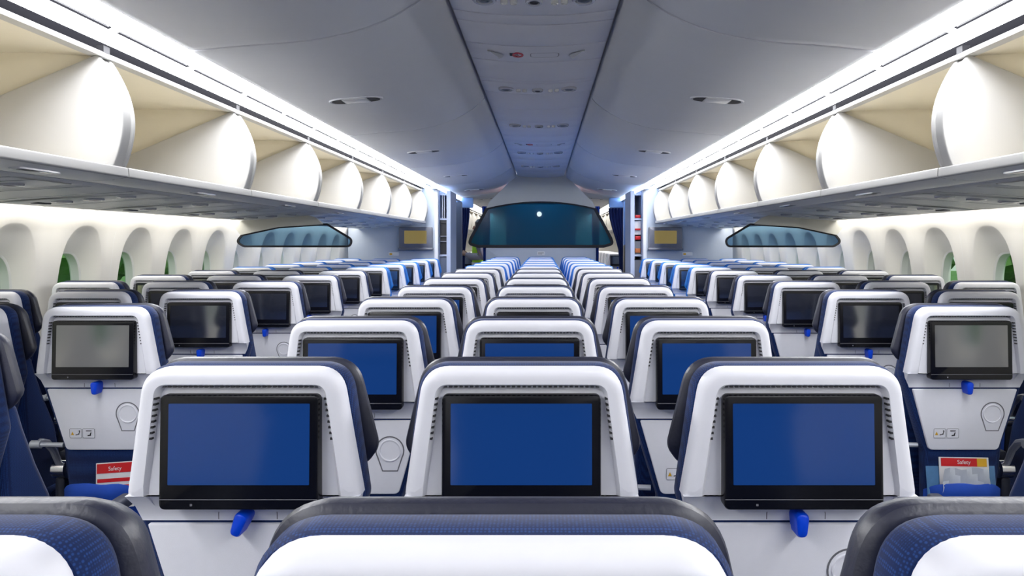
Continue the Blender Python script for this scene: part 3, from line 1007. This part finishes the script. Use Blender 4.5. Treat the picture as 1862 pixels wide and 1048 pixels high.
# ------------------------------------------------------------ front bulkheads, televisions, closets, curtains
for s, side in ((-1, 'left'), (1, 'right')):
    X = lambda a, b: sorted((s * a, s * b))
    m = MB(); x0, x1 = X(1.43, 2.60)
    m.box(x0, x1, YB, YB + .05, 0, 2.12)
    structure(m.obj('wall_bulkhead_%s' % side, BULK))
    m = MB(); x0, x1 = X(1.385, 1.435)
    rbox(m, x0, x1, YB - .015, YB + .07, 0, 2.14, .012, 'z')
    structure(m.obj('trim_%d' % (11 if s < 0 else 12), TRIMW))
    th = thing('television', 'grey framed wall screen glowing gold on the %s bulkhead' % side, 'television', (s * 1.68, YB - .005, 1.30), 'bulkhead televisions')
    m = MB(); rbox(m, -.225, .225, -.07, 0, 0, .30, .02, 'y'); m.obj('housing', TVG, th)
    m = MB(); m.loft([[(x, -.0705, z) for x, z in rp([(-.15, .075), (.15, .075), (.15, .25), (-.15, .25)], .004, 2)]], True, False); m.obj('screen', TVSCR, th, smooth=0)
    m = MB(); rbox(m, -.235, .235, -.085, 0, -.015, .02, .012, 'x'); m.obj('shelf', TVG, th)
    m = MB(); rbox(m, -.07, .07, -.005, .005, -.025, .025, .008, 'y')
    o = m.obj('wall_placard', TRIMW); o.location = (s * 1.985, YB - .006, 1.235)
    tag(o, 'small white placard on the %s bulkhead below the gold screen' % side, 'placard', 'bulkhead placards')
    m = MB(); m.box(-.055, -.02, -.0065, -.0055, -.012, .012); m.obj('pictogram', YELL, o, smooth=0)
    # equipment closet at the aisle corner, its open front facing the cabin
    th = thing('equipment_closet', 'pale blue open fronted equipment closet at the aisle edge of the %s bulkhead' % side, 'closet', (s * 1.325, 10.9, 0), 'closets at the galley')
    m = MB()
    XX = lambda a, b: sorted((s * (a - 1.325), s * (b - 1.325)))
    for a, b in ((1.235, 1.29), (1.385, 1.415)):
        m.box(*XX(a, b), -.35, .35, 0, 2.10)
    m.box(*XX(1.29, 1.385), .30, .35, 0, 2.10)
    for z in (0, .80, 1.20, 1.70, 2.04): m.box(*XX(1.29, 1.385), -.34, .30, z, z + .025)
    m.obj('carcass', CLOS, th, smooth=0)
    if s < 0:
        m = MB(); m.box(*XX(1.292, 1.383), -.30, .29, 1.225, 1.68); m.box(*XX(1.292, 1.383), -.33, -.30, 1.655, 1.70); m.obj('black_case', BLACK, th, smooth=0)
        m = MB(); m.box(*XX(1.292, 1.383), -.32, .29, .83, 1.19); m.obj('grey_case', DPANEL, th, smooth=0)
        for z in (1.40, 1.47):
            m = MB(); m.box(*XX(1.285, 1.39), -.345, -.325, z, z + .012); m.obj('bar', TVG, th, smooth=0)
        for x in (1.325, 1.352):
            m = MB(); m.tube([(s * (x - 1.325), -.31, 1.73), (s * (x - 1.325), -.31, 2.04)], .006, 8); m.obj('rod', TRIMW, th)
    else:
        for z, h, mt, nm in ((1.73, .04, RED, 'red_tag'), (1.43, .05, RED, 'red_tag'), (1.56, .025, RED, 'red_tag'), (1.25, .06, ORNG, 'orange_tag')):
            m = MB(); rbox(m, *XX(1.30, 1.375), -.33, -.30, z, z + h, .008, 'y'); m.obj(nm, mt, th)
        m = MB(); m.box(*XX(1.292, 1.383), -.29, .28, 1.225, 1.41); m.box(*XX(1.292, 1.383), -.29, .28, .83, 1.15); m.obj('grey_case', TVG, th, smooth=0)
        m = MB(); m.box(*XX(1.292, 1.383), -.29, .28, 1.50, 1.69); m.obj('white_case', TRIMW, th, smooth=0)
    # slate panel and door jamb further on
    m = MB(); x0, x1 = X(1.29, 1.42); rbox(m, x0, x1, 11.55, 11.66, 0, 2.04, .02, 'z')
    structure(m.obj('trim_%d' % (13 if s < 0 else 14), BLACK if s < 0 else TRIMW))
    m = MB(); x0, x1 = X(1.235, 1.60) if s < 0 else X(1.29, 1.60); m.box(x0, x1, 12.0, 12.08, 0, 2.02)
    structure(m.obj('wall_galley_%s' % side, DPANEL if s < 0 else LBLUE))
    m = MB()
    x0, x1 = X(1.17, 1.62); rbox(m, x0, x1, 13.22, 13.34, 1.985, 2.16, .03, 'y')
    structure(m.obj('trim_%d' % (15 if s < 0 else 16), LBLUE))
    # tied-back curtain of the aisle
    def curtain(name, label, xa, xb, xa2, xb2, y, z0, z1, mat, n=7):
        m = MB()
        N = n * 6 + 1
        rows = []
        for j in range(12):
            v = j / 11
            z = z1 + (z0 - z1) * v
            e = min(1, v / .45)
            e = e * e * (3 - 2 * e)
            a_, b_ = xa + (xa2 - xa) * e, xb + (xb2 - xb) * e
            rows.append([(a_ + (b_ - a_) * i / (N - 1), y + .022 * math.sin(i / 6 * 2 * math.pi), z) for i in range(N)])
        rows2 = [[(p[0], p[1] + .004, p[2]) for p in r] for r in rows]
        m.loft(rows, False, False, 0, False); m.loft(rows2, False, False, 0, False)
        return tag(m.obj(name, mat, smooth=60), label, 'curtain', 'galley curtains')
    if s < 0:
        curtain('aisle_curtain', 'dark navy curtain tied back on the left aisle to the front cabin', -1.40, -1.24, -1.40, -1.33, 13.40, .0, 1.99, CURT, 4)
    else:
        curtain('aisle_curtain', 'dark navy curtain gathered against the right side of the right aisle', 1.17, 1.44, 1.36, 1.45, 13.40, .0, 1.99, CURT, 5)
    curtain('bulkhead_curtain', 'bright blue curtain at the %s edge of the centre bulkhead' % side, s * .93, s * .80, s * .91, s * .81, 12.13, .0, 1.96, CURTB, 4)
m = MB()
rbox(m, 1.275, 1.42, 11.72, 11.98, .0, 1.36, .05, 'z'); rbox(m, 1.36, 1.415, 11.86, 11.97, 1.36, 1.47, .02, 'z')
tag(m.obj('jump_seat', BLACK), 'black folded jump seat against the light blue wall on the right', 'jump seat')
m = MB(); m.box(-.58, .58, 12.75, 12.8, 0, 2.02)
structure(m.obj('wall_centre', DPANEL))

for s, side in ((-1, 'left'), (1, 'right')):  # two lamps added out of view to brighten the galley
    th = thing('galley_fill_lamp', 'added flat round fill lamp hidden in the ceiling behind the centre glass header, %s one' % side, 'reflection', (s * .2, 12.45, 2.395), 'added galley fill lamps')
    m = MB(); m.loft([[(q * math.cos(t), q * math.sin(t), z) for t in [2 * math.pi * k / 24 for k in range(24)]] for q, z in ((.13, .004), (.128, -.032), (.11, -.032), (.102, .002))], False, False); m.obj('ring', TRIMW, th)
    m = MB(); m.loft([[(.10 * math.cos(t), .10 * math.sin(t), -.001) for t in [2 * math.pi * k / 24 for k in range(24)]]], True, False)
    m.obj('lens', GALLEY_FILL, th, smooth=0)
# ------------------------------------------------------------ person in a yellow vest beyond the left end of the glass
def skin_obj(name, nodes, edges, mat, parent, sub=2):
    me = bpy.data.meshes.new(name)
    me.from_pydata([n[0] for n in nodes], edges, [])
    o = bpy.data.objects.new(name, me)
    link(o, parent)
    md = o.modifiers.new('skin', 'SKIN')
    md.use_smooth_shade = True
    for i, n in enumerate(nodes):
        r = n[1] if isinstance(n[1], tuple) else (n[1], n[1])
        me.skin_vertices[0].data[i].radius = r
    me.skin_vertices[0].data[0].use_root = True
    o.modifiers.new('sub', 'SUBSURF').levels = sub
    o.modifiers['sub'].render_levels = sub
    me.materials.append(mat)
    return o
SKINM = pmat('skin', (.42, .24, .16), .5)
SHIRT = pmat('grey_shirt', (.32, .31, .36), .8)
VEST = pmat('hi_vis', (.42, .80, .02), .6)
TROU = pmat('dark_trousers', (.02, .022, .03), .8)
HAIR = pmat('dark_hair', (.012, .010, .009), .5)
SILV = pmat('reflective_tape', (.7, .7, .72), .25)
pr_ = thing('person', 'person in a yellow vest over grey sleeves standing behind the teal glass, left aisle', 'person', (-.985, 12.52, 0))
pr_.rotation_euler = (0, 0, math.radians(90))
# one continuous body: pelvis, spine, neck, head, two arms, two legs, fingers
N = [((0, 0, .94), (.15, .11)), ((0, 0, 1.12), (.135, .10)), ((0, 0, 1.32), (.16, .11)), ((0, 0, 1.43), (.11, .08)), ((0, 0, 1.50), .052), ((0, .012, 1.57), .07), ((0, .02, 1.65), (.078, .092)), ((0, .01, 1.72), (.06, .07))]
E = [(0, 1), (1, 2), (2, 3), (3, 4), (4, 5), (5, 6), (6, 7)]
def chain(start, items):
    p = start
    for it in items:
        N.append(it); E.append((p, len(N) - 1)); p = len(N) - 1
    return p
for s in (-1, 1):
    chain(0, [((s * .095, .0, .86), .088), ((s * .10, .01, .68), .076), ((s * .105, .015, .50), .058), ((s * .105, .0, .33), .056), ((s * .105, -.01, .10), .040), ((s * .108, .03, .045), .042), ((s * .115, .15, .03), .032)])
    w = chain(3, [((s * .17, 0, 1.42), .062), ((s * .235, -.01, 1.32), .052), ((s * .275, -.03, 1.15), .042), ((s * .21, .12, 1.16), .038), ((s * .13, .23, 1.20), .028), ((s * .10, .27, 1.21), (.034, .018))])
    for q in range(4):
        dx = (q - 1.5) * .018
        chain(w, [((s * .085 + dx * .5, .295, 1.21 + dx), .0095), ((s * .06 + dx * .2, .325, 1.205 + dx), .0085), ((s * .04, .335 - abs(dx), 1.195 + dx), .0075)])
    chain(w, [((s * .09, .265, 1.245), .011), ((s * .065, .28, 1.26), .009)])
body = skin_obj('body', N, E, SKINM, pr_, 2)
# clothing
def ell_rings(rs): return [[(cx + a * math.cos(t), cy + b * math.sin(t), z) for t in [2 * math.pi * k / 24 for k in range(24)]] for z, a, b, cx, cy in rs]
m = MB(); m.loft(ell_rings([(.90, .185, .145, 0, 0), (1.05, .18, .135, 0, 0), (1.25, .195, .14, 0, 0), (1.38, .19, .13, 0, 0), (1.46, .12, .095, 0, 0), (1.475, .075, .07, 0, 0)]), False, False)
v = m.obj('vest', VEST, pr_)
m = MB()
for z in (1.02, 1.17):
    m.loft(ell_rings([(z, .188, .1435, 0, 0), (z + .05, .193, .1445, 0, 0)]), False, False)
m.obj('reflective_band', SILV, v)
for s in (-1, 1):
    m = MB(); m.tube([(s * .16, 0, 1.42), (s * .235, -.01, 1.32), (s * .277, -.032, 1.15), (s * .215, .115, 1.155), (s * .145, .21, 1.19)], [.075, .066, .060, .052, .042], 12)
    m.obj('sleeve', SHIRT, pr_, smooth=70)
    m = MB(); m.tube([(s * .07, 0, .95), (s * .10, .01, .68), (s * .105, .015, .50), (s * .105, 0, .10)], [.115, .095, .075, .062], 12)
    m.obj('trouser_leg', TROU, pr_, smooth=70)
    m = MB(); rbox(m, s * .11 - .045, s * .11 + .045, -.06, .19, 0.0, .085, .03, 'y'); m.obj('shoe', BLACK, pr_)
m = MB(); m.loft(ell_rings([(1.60, .080, .085, 0, -.03), (1.66, .092, .100, 0, -.012), (1.72, .086, .095, 0, -.004), (1.765, .05, .055, 0, 0), (1.772, .01, .01, 0, 0)]), False, True)
m.obj('hair', HAIR, pr_)
for s in (-1, 1):
    m = MB(); m.loft(ell_rings([(1.645, .004, .003, s * .03, .108), (1.65, .012, .006, s * .03, .108), (1.655, .004, .003, s * .03, .108)])); m.obj('eye', HAIR, pr_)
    m = MB(); m.loft(ell_rings([(1.60, .006, .012, s * .082, .015), (1.64, .012, .02, s * .086, .015), (1.665, .006, .012, s * .084, .015)])); m.obj('ear', SKINM, pr_)
m = MB(); m.loft(ell_rings([(1.60, .014, .012, 0, .112), (1.615, .017, .022, 0, .112), (1.66, .008, .010, 0, .104)])); m.obj('nose', SKINM, pr_)
m = MB(); m.box(-.02, .02, .098, .106, 1.575, 1.582); m.obj('mouth', RED, pr_)

# ------------------------------------------------------------ outside the windows
GRASS = noisy(pmat('grass_green', (.09, .20, .05), .95), .3, .4)
m = MB(); m.box(-700, 700, -500, 900, -3.6, -3.5)
o = m.obj('ground', GRASS); structure(o)
TREE = noisy(pmat('tree_green', (.10, .20, .055), .95), 1.2, .5)
BARK = pmat('bark', (.08, .05, .03), .9)
WBLD = pmat('hall_white', (.7, .71, .72), .6)
BROOF = pmat('hall_blue', (.05, .20, .50), .5)
def blob(m, c, r, seed):
    rnd = random.Random(seed)
    bm = bmesh.new()
    bmesh.ops.create_icosphere(bm, subdivisions=3, radius=1)
    ph = [rnd.uniform(0, 6) for _ in range(6)]
    for v in bm.verts:
        p = v.co
        k = 1 + .13 * math.sin(4 * p.x + ph[0]) * math.sin(5 * p.y + ph[1]) + .12 * math.sin(7 * p.z + ph[2]) + .1 * math.sin(11 * p.x + 9 * p.z + ph[3])
        v.co = p * k
    bm.verts.index_update()
    m.add([(c[0] + v.co.x * r[0], c[1] + v.co.y * r[1], c[2] + v.co.z * r[2]) for v in bm.verts], [tuple(v.index for v in f.verts) for f in bm.faces])
    bm.free()
for s, side in ((-1, 'left'), (1, 'right')):
    for k in range(6):
        th = thing('tree', 'green tree on the grass outside the %s windows, %s from the near end' % (side, ORD[k]), 'tree', (s * (38 + 3 * (k % 2)), 52 + k * 14, -3.5), 'trees outside')
        m = MB(); m.tube([(0, 0, 0), (0, 0, 3)], [.35, .22], 8); m.obj('trunk', BARK, th)
        m = MB(); blob(m, (0, 0, 4.6), (4.6, 4.6, 3.2), k); blob(m, (1.8, 2.5, 3.8), (3.2, 3.2, 2.6), k + 9); m.obj('crown', TREE, th, smooth=0)
    th = thing('airport_hall', 'white airport hall with a blue roof band seen through the far %s windows' % side, 'building', (s * 70, 165, -3.5), 'halls outside')
    m = MB(); m.box(-10, 10, -35, 60, 0, 7.5); m.obj('wall', WBLD, th, smooth=0)
    m = MB(); m.box(-10.6, 10.6, -35.6, 60.6, 5.0, 7.0); m.box(-10.2, 10.2, -35, 60, 7.5, 8.3); m.obj('roof', BROOF, th, smooth=0)
    for k in range(7):
        m = MB(); m.box(*sorted((-s * 10, -s * 10.2)), -30 + 12 * k, -22 + 12 * k, 0, 3.8); m.obj('gate', DPANEL, th, smooth=0)
